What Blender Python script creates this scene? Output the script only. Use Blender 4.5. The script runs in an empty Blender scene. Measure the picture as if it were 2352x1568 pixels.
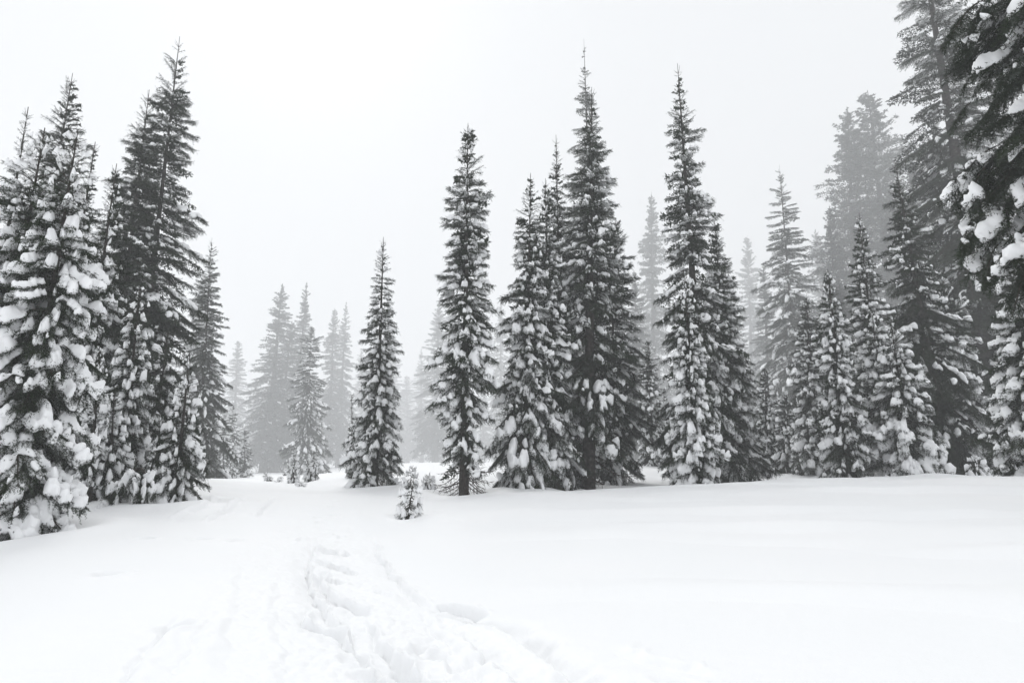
import bpy, math, random
import numpy as np
from mathutils import Vector, Matrix, Quaternion

scene = bpy.context.scene
col = scene.collection
R = math.radians

# ------------------------------------------------------------------ camera
PITCH = R(11.1)
F = 1307.0                     # focal length in pixels of a 2352 wide picture
EYE = 1.6
cam_d = bpy.data.cameras.new('camera')
cam_d.sensor_width = 36.0
cam_d.lens = 36.0 * F / 2352.0
cam_d.clip_start = 0.1
cam_d.clip_end = 3000
cam = bpy.data.objects.new('camera', cam_d)
cam.location = (0, 0, EYE)
cam.rotation_euler = (R(90) + PITCH, 0, 0)
col.objects.link(cam)
scene.camera = cam

# ------------------------------------------------------------------ sky, sun, exposure
SUN_EL, SUN_AZ = R(44), R(-22)      # azimuth measured from +Y towards +X
world = bpy.data.worlds.new('World')
scene.world = world
world.use_nodes = True
wn, wl = world.node_tree.nodes, world.node_tree.links
wn.clear()
sky = wn.new('ShaderNodeTexSky')
sky.sky_type = 'NISHITA'
sky.sun_disc = False
sky.sun_elevation = SUN_EL
sky.sun_rotation = SUN_AZ
sky.air_density = 1.0
sky.dust_density = 6.0
hsv = wn.new('ShaderNodeHueSaturation')
hsv.inputs['Saturation'].default_value = 0.15
mix = wn.new('ShaderNodeMix')
mix.data_type = 'RGBA'
mix.inputs['Factor'].default_value = 0.97
mix.inputs[7].default_value = (7.85, 8.0, 8.2, 1)      # the even grey of the cloud deck
bg = wn.new('ShaderNodeBackground')
bg.inputs['Strength'].default_value = 0.112
wo = wn.new('ShaderNodeOutputWorld')
wl.new(sky.outputs[0], hsv.inputs['Color'])
wl.new(hsv.outputs[0], mix.inputs[6])
wl.new(mix.outputs[2], bg.inputs['Color'])
wl.new(bg.outputs[0], wo.inputs['Surface'])

sun_d = bpy.data.lights.new('sun', 'SUN')
sun_d.energy = 1.3
sun_d.angle = R(25)
sun_d.color = (1.0, 0.985, 0.96)
sun = bpy.data.objects.new('sun', sun_d)
sdir = Vector((math.sin(SUN_AZ) * math.cos(SUN_EL), math.cos(SUN_AZ) * math.cos(SUN_EL), math.sin(SUN_EL)))
sun.rotation_euler = sdir.to_track_quat('Z', 'Y').to_euler()
sun.location = (0, 0, 60)
col.objects.link(sun)

scene.view_settings.view_transform = 'Standard'
scene.view_settings.look = 'None'
scene.view_settings.gamma = 1
scene.view_settings.use_curve_mapping = False
scene.view_settings.exposure = 0.04
cy = scene.cycles
cy.max_bounces = 8
cy.diffuse_bounces = 3
cy.glossy_bounces = 1
cy.transmission_bounces = 1
cy.volume_bounces = 5
cy.caustics_reflective = False
cy.caustics_refractive = False
cy.use_denoising = True
cy.use_adaptive_sampling = True
cy.adaptive_threshold = 0.01

FOG = 0.0026                   # haze density per metre

# ------------------------------------------------------------------ small helpers
def link(o, parent=None):
    col.objects.link(o)
    if parent is not None:
        o.parent = parent
    return o

def mesh_from(name, verts, faces3=None, mats=(), midx=None, smooth=False, faces4=None):
    """verts (n,3); faces3 (m,3) and / or faces4 (k,4) numpy arrays"""
    me = bpy.data.meshes.new(name)
    verts = np.asarray(verts, dtype=np.float32)
    n3 = 0 if faces3 is None else len(faces3)
    n4 = 0 if faces4 is None else len(faces4)
    me.vertices.add(len(verts))
    me.vertices.foreach_set('co', verts.ravel())
    loops = []
    if n3: loops.append(np.asarray(faces3, dtype=np.int32).ravel())
    if n4: loops.append(np.asarray(faces4, dtype=np.int32).ravel())
    loops = np.concatenate(loops)
    me.loops.add(len(loops))
    me.loops.foreach_set('vertex_index', loops)
    me.polygons.add(n3 + n4)
    start = np.concatenate([np.arange(n3) * 3, n3 * 3 + np.arange(n4) * 4]).astype(np.int32)
    me.polygons.foreach_set('loop_start', start)
    for m in mats: me.materials.append(m)
    if midx is not None: me.polygons.foreach_set('material_index', np.asarray(midx, dtype=np.int32))
    me.polygons.foreach_set('use_smooth', np.full(n3 + n4, smooth))
    me.update(calc_edges=True)
    return me

def vnoise(x, y, seed=0):
    """cheap smooth value noise, numpy, range about -1..1"""
    rs = np.random.RandomState(seed)
    tab = rs.uniform(-1, 1, (256, 256))
    xi = np.floor(x).astype(int); yi = np.floor(y).astype(int)
    fx = x - xi; fy = y - yi
    fx = fx * fx * (3 - 2 * fx); fy = fy * fy * (3 - 2 * fy)
    a = tab[xi & 255, yi & 255]; b = tab[(xi + 1) & 255, yi & 255]
    c = tab[xi & 255, (yi + 1) & 255]; d = tab[(xi + 1) & 255, (yi + 1) & 255]
    return (a * (1 - fx) + b * fx) * (1 - fy) + (c * (1 - fx) + d * fx) * fy

def fbm(x, y, seed=0, octaves=3):
    s = 0; a = 1; t = 0
    for k in range(octaves):
        s = s + a * vnoise(x * 2 ** k + 17.3 * k, y * 2 ** k - 9.1 * k, seed + k); t += a; a *= 0.5
    return s / t

# pixel of the 2352 wide photograph -> slope per metre of depth
def ray(px, row):
    xv = (px - 1176.0) / F; yv = (784.0 - row) / F
    c, s = math.cos(PITCH), math.sin(PITCH)
    dy = c - yv * s
    return xv / dy, (s + yv * c) / dy

def at(px, row, d):
    a, b = ray(px, row)
    return Vector((a * d, d, EYE + b * d))

def px_of(slope_x, row):
    yv = (784.0 - row) / F
    return 1176.0 + slope_x * (math.cos(PITCH) - yv * math.sin(PITCH)) * F

# ------------------------------------------------------------------ materials
def new_mat(name):
    m = bpy.data.materials.new(name)
    m.use_nodes = True
    nt = m.node_tree
    b = nt.nodes['Principled BSDF']
    b.inputs['Roughness'].default_value = 0.85
    b.inputs['Specular IOR Level'].default_value = 0.2
    return m, nt, b

def noise_node(nt, scale, detail=4, coord='Object'):
    tc = nt.nodes.new('ShaderNodeTexCoord')
    n = nt.nodes.new('ShaderNodeTexNoise')
    n.inputs['Scale'].default_value = scale
    n.inputs['Detail'].default_value = detail
    nt.links.new(tc.outputs[coord], n.inputs['Vector'])
    return n

def ramp(nt, src, stops):
    r = nt.nodes.new('ShaderNodeValToRGB')
    e = r.color_ramp.elements
    e[0].position, e[0].color = stops[0][0], stops[0][1]
    e[1].position, e[1].color = stops[1][0], stops[1][1]
    for p, c in stops[2:]:
        k = e.new(p); k.color = c
    nt.links.new(src, r.inputs['Fac'])
    return r

# snow on the ground
m_snow, nt, b = new_mat('ground_snow')
n1 = noise_node(nt, 0.35, 3)
rr = ramp(nt, n1.outputs['Fac'], [(0.3, (0.915, 0.925, 0.935, 1)), (0.7, (0.94, 0.943, 0.948, 1))])
nt.links.new(rr.outputs[0], b.inputs['Base Color'])
n2 = noise_node(nt, 7.0, 6); n3 = noise_node(nt, 55.0, 4)
bm = nt.nodes.new('ShaderNodeBump'); bm.inputs['Distance'].default_value = 0.012; bm.inputs['Strength'].default_value = 0.35
nt.links.new(n2.outputs['Fac'], bm.inputs['Height'])
bm2 = nt.nodes.new('ShaderNodeBump'); bm2.inputs['Distance'].default_value = 0.006; bm2.inputs['Strength'].default_value = 0.6
nt.links.new(n3.outputs['Fac'], bm2.inputs['Height'])
nt.links.new(bm.outputs[0], bm2.inputs['Normal'])
nt.links.new(bm2.outputs[0], b.inputs['Normal'])
b.inputs['Roughness'].default_value = 0.7

# snow lying on boughs
m_pad, nt, b = new_mat('bough_snow')
b.inputs['Base Color'].default_value = (0.935, 0.94, 0.95, 1)
n2 = noise_node(nt, 14.0, 5)
bm = nt.nodes.new('ShaderNodeBump'); bm.inputs['Distance'].default_value = 0.02; bm.inputs['Strength'].default_value = 0.45
nt.links.new(n2.outputs['Fac'], bm.inputs['Height'])
nt.links.new(bm.outputs[0], b.inputs['Normal'])

# needles: dark grey green, dusted with snow where they face up
def needle_mat(name, c0, c1, dust):
    m, nt, b = new_mat(name)
    oi = nt.nodes.new('ShaderNodeObjectInfo')
    r0 = ramp(nt, oi.outputs['Random'], [(0.0, c0), (1.0, c1)])
    geo = nt.nodes.new('ShaderNodeNewGeometry')
    sep = nt.nodes.new('ShaderNodeSeparateXYZ')
    nt.links.new(geo.outputs['Position'], sep.inputs[0])
    nz = nt.nodes.new('ShaderNodeTexNoise')
    nz.inputs['Scale'].default_value = 5.0
    nz.inputs['Detail'].default_value = 6
    nz.inputs['Roughness'].default_value = 0.7
    nt.links.new(geo.outputs['Position'], nz.inputs['Vector'])
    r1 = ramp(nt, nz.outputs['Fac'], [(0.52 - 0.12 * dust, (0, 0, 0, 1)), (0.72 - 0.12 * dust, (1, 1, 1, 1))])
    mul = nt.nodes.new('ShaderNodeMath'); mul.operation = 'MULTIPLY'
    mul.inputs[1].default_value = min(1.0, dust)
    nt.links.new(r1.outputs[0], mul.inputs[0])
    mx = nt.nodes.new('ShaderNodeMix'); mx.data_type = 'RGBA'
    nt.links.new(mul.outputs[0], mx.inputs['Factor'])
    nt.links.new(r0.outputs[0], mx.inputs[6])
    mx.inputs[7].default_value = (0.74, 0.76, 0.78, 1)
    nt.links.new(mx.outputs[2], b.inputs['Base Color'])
    b.inputs['Roughness'].default_value = 1.0
    b.inputs['Specular IOR Level'].default_value = 0.0
    return m
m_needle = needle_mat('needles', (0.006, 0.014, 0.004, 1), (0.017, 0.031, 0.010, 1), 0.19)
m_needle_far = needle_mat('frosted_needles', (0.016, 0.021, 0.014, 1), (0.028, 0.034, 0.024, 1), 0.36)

m_bark, nt, b = new_mat('bark')
nb = noise_node(nt, 7.0, 6)
rb = ramp(nt, nb.outputs['Fac'], [(0.35, (0.022, 0.019, 0.017, 1)), (0.6, (0.065, 0.058, 0.052, 1)), (0.78, (0.16, 0.16, 0.155, 1))])
nt.links.new(rb.outputs[0], b.inputs['Base Color'])
bmp = nt.nodes.new('ShaderNodeBump'); bmp.inputs['Distance'].default_value = 0.03; bmp.inputs['Strength'].default_value = 0.9
nt.links.new(nb.outputs['Fac'], bmp.inputs['Height']); nt.links.new(bmp.outputs[0], b.inputs['Normal'])
b.inputs['Specular IOR Level'].default_value = 0.0
m_twig, nt, b = new_mat('twig_bark')
b.inputs['Specular IOR Level'].default_value = 0.0
b.inputs['Base Color'].default_value = (0.040, 0.030, 0.024, 1)

# ------------------------------------------------------------------ the snow ground: smooth surface through surveyed points
CTRL = []
def cpr(px, row, d):
    p = at(px, row, d); CTRL.append((p.x, p.y, p.z))
def cz(x, y, z): CTRL.append((x, y, z))
# near field
for x, y, z in [(0, 0, 0), (0, 3, 0), (-3, 3, .03), (3, 3, .12), (0, 6, 0), (-3, 6, .04), (3, 6, .26), (6, 6, .52), (-6, 6, .0),
                (0, 10, .02), (4, 10, .42), (8, 10, .72), (0, -6, 0), (-6, -3, .1), (6, -3, .2), (-14, 0, .2), (14, 0, .6),
                (-3.5, 10, .02), (-30, 0, 1), (30, 0, 1.2), (0, -30, 0), (0, -90, 1), (-90, 0, 2), (90, 0, 2), (-80, -60, 1), (80, -60, 2)]:
    cz(x, y, z)
# near crest, left to right
for px, row, d in [(-250, 1290, 9), (0, 1262, 9.4), (110, 1238, 10.2), (260, 1205, 11.5), (400, 1180, 13), (560, 1160, 15),
                   (820, 1190, 13.5), (930, 1192, 14.2), (1000, 1158, 16.5), (1100, 1136, 18), (1250, 1125, 18.5), (1400, 1122, 19),
                   (1550, 1114, 19), (1700, 1109, 19), (1900, 1101, 19), (2100, 1099, 19), (2352, 1097, 18), (2700, 1085, 17)]:
    cpr(px, row, d)
for x, y, z in [(5.6, 25.5, .10), (7.5, 27, .15), (12.5, 25.5, .28), (15, 26, .4), (2.2, 24, .1), (19, 25, .55)]:
    cz(x, y, z)
# left bank carrying the snowy trees and the hollow in front of it
for px, row, d in [(190, 1164, 14), (300, 1154, 14.6), (440, 1146, 15.2), (60, 1185, 13.5), (-300, 1170, 15), (520, 1112, 22), (470, 1098, 31)]:
    cpr(px, row, d)
# middle distance
for px, row, d in [(600, 1105, 34), (700, 1108, 32), (690, 1125, 24), (860, 1118, 24), (790, 1132, 21), (1065, 1140, 20.5), (960, 1124, 22),
                   (940, 1063, 160), (1120, 1066, 150), (620, 1091, 150), (500, 1093, 140), (770, 1084, 170), (940, 1080, 50), (700, 1098, 48), (1160, 1100, 28), (1240, 1128, 22.0), (1350, 1126, 23.0),
                   (1450, 1086, 33), (1620, 1082, 36), (1470, 1064, 50), (1540, 1063, 55), (1640, 1120, 24), (1800, 1090, 32), (1800, 1072, 42), (1640, 1122, 23),
                   (2310, 1085, 27), (2100, 1080, 38), (2352, 1078, 32), (2250, 1076, 42)]:
    cpr(px, row, d)
for px, row, d in [(-200, 1080, 200), (300, 1080, 260), (700, 1076, 300), (1100, 1061, 350), (1500, 1058, 260), (1900, 1064, 190), (2500, 1062, 190)]:
    cpr(px, row, d)
for a in range(0, 360, 30):
    cz(650 * math.cos(R(a)), 650 * math.sin(R(a)), -8)
CT = np.array(CTRL)
def comp(X, Y):
    r = np.sqrt(X * X + Y * Y) + 1e-6
    k = np.log1p(r / 3.0) / r
    return X * k, Y * k
cu, cv = comp(CT[:, 0], CT[:, 1])
def tps(r2): return 0.5 * r2 * np.log(r2 + 1e-9)
n = len(CT)
K = tps((cu[:, None] - cu) ** 2 + (cv[:, None] - cv) ** 2) + np.eye(n) * 0.0015
P = np.stack([np.ones(n), cu, cv], 1)
A = np.block([[K, P], [P.T, np.zeros((3, 3))]])
W = np.linalg.solve(A, np.concatenate([CT[:, 2], np.zeros(3)]))
def ground_base(X, Y):
    X = np.asarray(X, float); Y = np.asarray(Y, float)
    sh = X.shape
    u, v = comp(X.ravel(), Y.ravel())
    out = W[n] + W[n + 1] * u + W[n + 2] * v
    for i in range(n):
        out = out + W[i] * tps((u - cu[i]) ** 2 + (v - cv[i]) ** 2)
    return out.reshape(sh)

# pixel polyline on the ground -> XY
def ground_pts(pts):
    out = []
    for px, row in pts:
        a, b = ray(px, row)
        d = 2.0
        for _ in range(400):
            if EYE + b * d < float(ground_base(a * d, d)): break
            d *= 1.012
        out.append((a * d, d))
    return np.array(out)

def smooth_line(P, k=14):
    """Catmull-Rom through the points"""
    P = np.vstack([2 * P[0] - P[1], P, 2 * P[-1] - P[-2]])
    out = []
    for i in range(1, len(P) - 2):
        for t in np.linspace(0, 1, k, endpoint=False):
            p0, p1, p2, p3 = P[i - 1:i + 3]
            out.append(0.5 * ((2 * p1) + (-p0 + p2) * t + (2 * p0 - 5 * p1 + 4 * p2 - p3) * t * t + (-p0 + 3 * p1 - 3 * p2 + p3) * t ** 3))
    out.append(P[-2])
    return np.array(out)

def line_dist(X, Y, L):
    """signed distance (left positive) and position along (0..1) of points to polyline L"""
    best = np.full(X.shape, 1e9); sd = np.zeros(X.shape); tt = np.zeros(X.shape)
    m = len(L) - 1
    for i in range(m):
        a, b_ = L[i], L[i + 1]
        dx, dy = b_ - a
        l2 = dx * dx + dy * dy + 1e-12
        t = np.clip(((X - a[0]) * dx + (Y - a[1]) * dy) / l2, 0, 1)
        ex = X - (a[0] + t * dx); ey = Y - (a[1] + t * dy)
        d = np.sqrt(ex * ex + ey * ey)
        k = d < best
        best = np.where(k, d, best)
        sd = np.where(k, np.sign(dx * ey - dy * ex) * d, sd)
        tt = np.where(k, (i + t) / m, tt)
    return sd, tt

TR = {}
TR['trail'] = smooth_line(ground_pts([(980, 1640), (900, 1568), (800, 1460), (700, 1380), (660, 1300), (690, 1230), (760, 1180), (800, 1150), (820, 1135)]))
TR['branch'] = smooth_line(ground_pts([(1420, 1640), (1250, 1560), (1080, 1470), (930, 1390), (860, 1320), (800, 1260), (790, 1220)]))
GROOVES = [
    # points, depth, half width, berm
    ([(722, 1232), (706, 1290), (710, 1340), (735, 1390), (760, 1425), (800, 1445)], .075, .05, .03),
    ([(700, 1385), (690, 1410), (725, 1425), (780, 1450), (840, 1500), (880, 1568), (900, 1620)], .07, .05, .03),
    ([(722, 1300), (745, 1352), (800, 1380), (850, 1410)], .07, .05, .03),
    ([(735, 1380), (800, 1440), (850, 1500), (905, 1568), (925, 1610)], .06, .07, .02),
    ([(830, 1410), (880, 1470), (930, 1520), (950, 1568), (965, 1600)], .06, .04, .02),
    ([(900, 1490), (915, 1520), (970, 1560), (1010, 1590)], .07, .05, .02),
    ([(850, 1232), (868, 1280), (900, 1320), (950, 1365), (1000, 1395)], .05, .05, .03),
    ([(1000, 1388), (1070, 1396), (1130, 1415)], .10, .06, .02),
    ([(1010, 1405), (1080, 1430), (1150, 1448), (1210, 1480), (1250, 1500)], .13, .06, .03),
    ([(1190, 1475), (1260, 1520), (1320, 1560), (1370, 1600)], .11, .06, .02),
    ([(1060, 1450), (1110, 1500), (1180, 1560), (1220, 1600)], .07, .08, .02),
    ([(960, 1400), (1000, 1450), (1070, 1520), (1120, 1590)], .04, .08, .02),
    ([(560, 1290), (545, 1360), (530, 1440), (520, 1568)], .012, .10, .01),
    ([(650, 1300), (640, 1400), (650, 1500), (670, 1590)], .012, .10, .01),
    ([(430, 1395), (330, 1480), (270, 1568), (240, 1620)], .06, .16, .02),
    ([(500, 1400), (440, 1470), (400, 1568)], .035, .15, .02),
    ([(718, 1248), (750, 1262), (785, 1272), (810, 1274)], .055, .05, .03),
    ([(712, 1280), (760, 1296), (800, 1312), (822, 1312)], .05, .05, .03),
    ([(728, 1320), (760, 1330), (800, 1338)], .045, .05, .03),
    ([(1400, 1500), (1500, 1530), (1640, 1568)], .02, .12, .02),
    ([(520, 1135), (480, 1160), (430, 1180), (400, 1200)], .05, .14, .03),
    ([(580, 1135), (540, 1160), (510, 1180), (470, 1200)], .05, .12, .03),
    ([(640, 1140), (610, 1165), (590, 1190)], .05, .10, .03),
]
GR = [(smooth_line(ground_pts(p), 8), dep, hw, be) for p, dep, hw, be in GROOVES]
rs = np.random.RandomState(5)
PRINTS = []
for i in range(34):      # foot prints down the trail
    L = TR['trail'] if i % 3 else TR['branch']
    k = rs.randint(0, len(L) - 1)
    p = L[k] + rs.normal(0, .33, 2)
    t = L[k + 1] - L[k]
    PRINTS.append((p[0], p[1], math.atan2(t[1], t[0]) + rs.normal(0, .35), rs.uniform(.11, .19), rs.uniform(.05, .085), rs.uniform(.02, .055)))
for px, row in [(255, 1318), (245, 1322), (540, 1243), (465, 1240), (330, 1236), (410, 1428), (960, 1480), (1000, 1500), (985, 1470), (740, 1320), (880, 1570), (860, 1545)]:
    p = ground_pts([(px, row)])[0]
    PRINTS.append((p[0], p[1], rs.uniform(0, 3), .16, .10, .06))

def hw_sign(hw, dep):
    return 1 if int(round(hw * 100 + dep * 100)) % 2 else -1

WELLS = []
for px, row, d in [(861, 1116, 23.6), (1065, 1141, 20.3), (1205, 1124, 22.3), (1262, 1126, 22.9), (1352, 1126, 24), (1600, 1116, 21), (1952, 1106, 22.6), (2098, 1107, 21.8),
                   (403, 1146, 15), (275, 1148, 15.6), (30, 1248, 10.6), (936, 1193, 14.3), (674, 1109, 30.5), (720, 1103, 32), (2036, 1106, 25)]:
    a_, b_ = ray(px, row); WELLS.append((a_ * d, d, .45 if d < 14.5 and px > 900 else 1.0))

def ground_detail(X, Y):
    r = np.sqrt(X * X + Y * Y)
    z = 0.05 * fbm(X * .33 + 3, Y * .33, 11, 3) * np.clip(r / 8, .3, 1.6)
    z = z + .16 * fbm(X * .16 - 4, Y * .22, 19, 2) * np.clip((X + 1) / 4, 0, 1)
    # wind ripples running across the right hand drift
    wx, wy = X * .35 + Y * .9, X * .9 - Y * .35
    rip = np.maximum(0, fbm(wx * .9, wy * .16, 31, 2))
    z = z + 0.24 * (rip - .25) * np.clip((X + 1) / 6, 0, 1) * np.clip(r / 9, .3, 1)
    z = z + 0.05 * np.maximum(0, fbm((X * .8 + Y * .5) * .8, (Y * .8 - X * .5) * .25, 37, 2)) * np.clip((-X + .5) / 3, 0, 1)
    z = z + .03 * fbm(X * .9, Y * .9, 91, 2) * np.clip((r - 9) / 6, 0, 1) * np.clip((40 - r) / 15, 0, 1)
    for wx_, wy_, k_ in WELLS:
        q = np.sqrt((X - wx_) ** 2 + (Y - wy_) ** 2) / k_
        z = z - .16 * k_ * np.exp(-(q / .6) ** 2) + .09 * k_ * np.exp(-((q - 1.25 - .2 * np.sin(3 * np.arctan2(Y - wy_, X - wx_))) / .4) ** 2)
    near = (r < 26) & (Y > 1)
    Xn, Yn = X[near], Y[near]
    dz = np.zeros(Xn.shape)
    jit = 0.06 * vnoise(Xn * 3.1, Yn * 3.1, 77) + 0.03 * vnoise(Xn * 9, Yn * 9, 78)
    for nm, w, amp in (('trail', 1.0, .75), ('branch', .6, .42)):
        sd, tt = line_dist(Xn, Yn, TR[nm])
        m = np.clip(1.25 - np.abs(sd + jit * 2) / w, 0, 1); m = m * m * (3 - 2 * m)
        lump = .018 * fbm(Xn * 3.2, Yn * 3.2, 51, 3) + .018 * np.abs(vnoise(Xn * 8, Yn * 8, 53)) + .017 * vnoise(Xn * 19, Yn * 19, 54) + .007 * vnoise(Xn * 37, Yn * 37, 55)
        dz += m * amp * (lump - .03)
    for L, dep, hw, be in GR:
        sd, tt = line_dist(Xn, Yn, L)
        e = np.clip(np.minimum(tt, 1 - tt) * 6, 0, 1)
        wv = hw * .9 * (1 + .35 * vnoise(tt * 14, tt * 3 + hw * 90, 61))
        s = (sd + jit * .8) / wv
        dz += -e * .6 * dep * np.exp(-((sd + jit * .8) / .022) ** 2)
        s = np.where(s * hw_sign(hw, dep) > 0, s / 3.2, s * 1.7)
        dz += e * (-.95 * dep * np.exp(-np.abs(s) ** 2.2) + be * np.exp(-((np.abs(s) - 2.1) / .9) ** 2) * (s * hw_sign(hw, dep) < 0))
    for x, y, a, l, w, dp in PRINTS:
        dx, dy = Xn - x, Yn - y
        k = (np.abs(dx) < .5) & (np.abs(dy) < .5)
        ux = dx[k] * math.cos(a) + dy[k] * math.sin(a); uy = -dx[k] * math.sin(a) + dy[k] * math.cos(a)
        q = np.sqrt((ux / l) ** 2 + (uy / w) ** 2)
        dz[k] += -dp * np.exp(-q ** 4) + .3 * dp * np.exp(-((q - 1.5) / .4) ** 2)
    z[near] += dz
    return z

MOUNDS = []      # (x, y, radius, height) filled by the trees: snow heaped or scooped round the stems
def ground(X, Y):
    X = np.asarray(X, float); Y = np.asarray(Y, float)
    z = ground_base(X, Y) + ground_detail(X, Y)
    return z

def gz(x, y):
    return float(ground(np.array([x]), np.array([y]))[0])

az_fine = np.linspace(-50, 50, 640)
az = np.concatenate([np.linspace(-180, -52, 44), az_fine, np.linspace(52, 180, 44)[:-1]])
rad = np.concatenate([[0.05, .6, 1.2, 1.8, 2.3], np.geomspace(2.6, 30, 560), np.geomspace(30.6, 850, 120)])
AZ, RD = np.meshgrid(np.radians(az), rad)
GX = RD * np.sin(AZ); GY = RD * np.cos(AZ)
GZ = ground(GX, GY)
na, nr = len(az), len(rad)
idx = np.arange(na * nr).reshape(nr, na)
i2 = np.roll(idx, -1, axis=1)
q = np.stack([idx[:-1], i2[:-1], i2[1:], idx[1:]], -1).reshape(-1, 4)[:, ::-1]
me = mesh_from('snow_ground', np.stack([GX, GY, GZ], -1).reshape(-1, 3), None, [m_snow], None, True, q)
snow_ground = link(bpy.data.objects.new('snow_ground', me))
snow_ground['kind'] = 'structure'

# ------------------------------------------------------------------ bough library
def tube(path, radii, sides=4):
    """verts, quads of a tube along path"""
    path = np.asarray(path, float); m = len(path)
    T = np.gradient(path, axis=0); T /= np.linalg.norm(T, axis=1)[:, None] + 1e-9
    up = np.where(np.abs(T[:, 2:3]) > .9, np.array([[1., 0, 0]]), np.array([[0., 0, 1]]))
    S = np.cross(T, up); S /= np.linalg.norm(S, axis=1)[:, None] + 1e-9
    U = np.cross(S, T)
    an = np.linspace(0, 2 * np.pi, sides, endpoint=False)
    V = path[:, None, :] + np.asarray(radii)[:, None, None] * (np.cos(an)[None, :, None] * S[:, None, :] + np.sin(an)[None, :, None] * U[:, None, :])
    V = V.reshape(-1, 3)
    q = []
    for i in range(m - 1):
        for j in range(sides):
            k = (j + 1) % sides
            q.append((i * sides + j, i * sides + k, (i + 1) * sides + k, (i + 1) * sides + j))
    return V, np.array(q)

def make_twigs(rs, L, wr, a, b, c, sp, hang, fine=True):
    """all twig polylines of one bough: list of (points, r0, is_main)"""
    def axis(t):
        return np.array([L * t, L * .06 * math.sin(3 * t + ph), L * (a * t + b * t * t + c * t ** 3)])
    ph = rs.uniform(0, 6)
    tw = [(np.array([axis(t) for t in np.linspace(0, 1, 9)]), .011 * L ** .7 + .002, True)]
    t = .10 + .5 * sp / L
    side = 1
    while t < 1:
        for side in (-1, 1):
            if rs.rand() < .07: continue
            tj = min(1, t + rs.uniform(-.3, .3) * sp / L)
            p = axis(tj)
            sh = min(1, .30 + tj * 1.25) * (1 - tj) ** .5 + .10
            l = L * wr * sh * rs.uniform(.75, 1.15)
            al = R(rs.uniform(42, 62))
            slope = a + 2 * b * tj + 3 * c * tj * tj
            d = np.array([math.cos(al), side * math.sin(al), slope * math.cos(al) + rs.uniform(-.15, .12)])
            pts = [p + d * l * s + np.array([0, 0, -hang * l * s * s * rs.uniform(.6, 1.2)]) for s in (0, .35, .7, 1)]
            pts = np.array(pts)
            tw.append((pts, .004, False))
            if l > .15:
                s = .2
                while s < .97:
                    q0 = p + d * l * s + np.array([0, 0, -hang * l * s * s])
                    for sd2 in (-1, 1):
                        if rs.rand() < .12: continue
                        l2 = min(.32, l * .42) * (1.05 - s) ** .6 * rs.uniform(.7, 1.2)
                        a2 = math.atan2(d[1], d[0]) + sd2 * R(rs.uniform(38, 58))
                        d2 = np.array([math.cos(a2), math.sin(a2), rs.uniform(-.30, .1) - hang * .6])
                        tw.append((np.array([q0, q0 + d2 * l2 * .55, q0 + d2 * l2 + np.array([0, 0, -.25 * l2 * hang])]), .003, False))
                    s += .075 / l
        t += sp / L
    # short sprays hanging under and standing round the twigs give the bough its depth
    base = [t_ for t_ in tw if len(t_[0]) >= 4]
    for pts, r0, main in base:
        ln = np.linalg.norm(np.diff(pts, axis=0), axis=1).sum()
        for q_ in range(int(ln / (.042 + .012 * L) * (1.0 if main else .75)) + 1):
            f = rs.uniform(.25 if main else .1, 1) * (len(pts) - 1); j = min(len(pts) - 2, int(f)); f -= j
            p = pts[j] + (pts[j + 1] - pts[j]) * f
            l = rs.uniform(.07, .15) * min(1.3, .45 + .75 * L)
            dn = rs.rand() < .35 + .9 * hang
            d = np.array([rs.uniform(.0, .8), rs.uniform(-.6, .6), -rs.uniform(.5, 1.1) if dn else rs.uniform(-.1, .45)])
            tw.append((np.array([p, p + d * l * .5, p + d * l + np.array([.25 * l, 0, 0])]), .003, False))
    e = axis(1); e2 = axis(.96); d = (e - e2) / np.linalg.norm(e - e2)
    tw.append((np.array([e, e + d * .05, e + d * .11 * min(1, L)]), .004, False))
    return tw

def needles(rs, tw, step, nl, w, skip=.12):
    V = []
    for pts, r0, main in tw:
        seg = np.diff(pts, axis=0); ln = np.linalg.norm(seg, axis=1)
        tot = ln.sum()
        k = max(3, int(tot / step))
        s = (np.arange(k) + rs.rand(k)) / k * tot
        if main: s = s[s > tot * skip]
        cum = np.concatenate([[0], np.cumsum(ln)])
        j = np.clip(np.searchsorted(cum, s) - 1, 0, len(ln) - 1)
        f = ((s - cum[j]) / (ln[j] + 1e-9))[:, None]
        p = pts[j] + seg[j] * f
        ax = seg[j] / (ln[j][:, None] + 1e-9)
        rnd = rs.normal(size=(len(p), 3)); rnd[:, 2] += .25
        rnd -= (rnd * ax).sum(1)[:, None] * ax
        rnd /= np.linalg.norm(rnd, axis=1)[:, None] + 1e-9
        sidev = np.cross(ax, rnd)
        L_ = nl * rs.uniform(.7, 1.2, (len(p), 1))
        tip = p + rnd * L_ * .85 + ax * L_ * .55
        o = (ax * .8 + sidev * .6) * w * .5
        V.append(np.stack([p - o, p + o, tip], 1))
    V = np.concatenate(V).reshape(-1, 3)
    return V, np.arange(len(V)).reshape(-1, 3)

def bough_arrays(rs, tw, step, nl, w, bare=False, sides=3):
    Vs, Q, off = [], [], 0
    for pts, r0, main in tw:
        if not main and not bare and len(pts) < 4: continue
        m = len(pts)
        v, q_ = tube(pts, np.linspace(r0, r0 * .35, m), sides if not main else 5)
        Vs.append(v); Q.append(q_ + off); off += len(v)
    V = np.concatenate(Vs); Q = np.concatenate(Q)
    if bare:
        return V, np.zeros((0, 3), int), Q
    nv, nf = needles(rs, tw, step, nl, w)
    return np.concatenate([V, nv]), nf + len(V), Q

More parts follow.
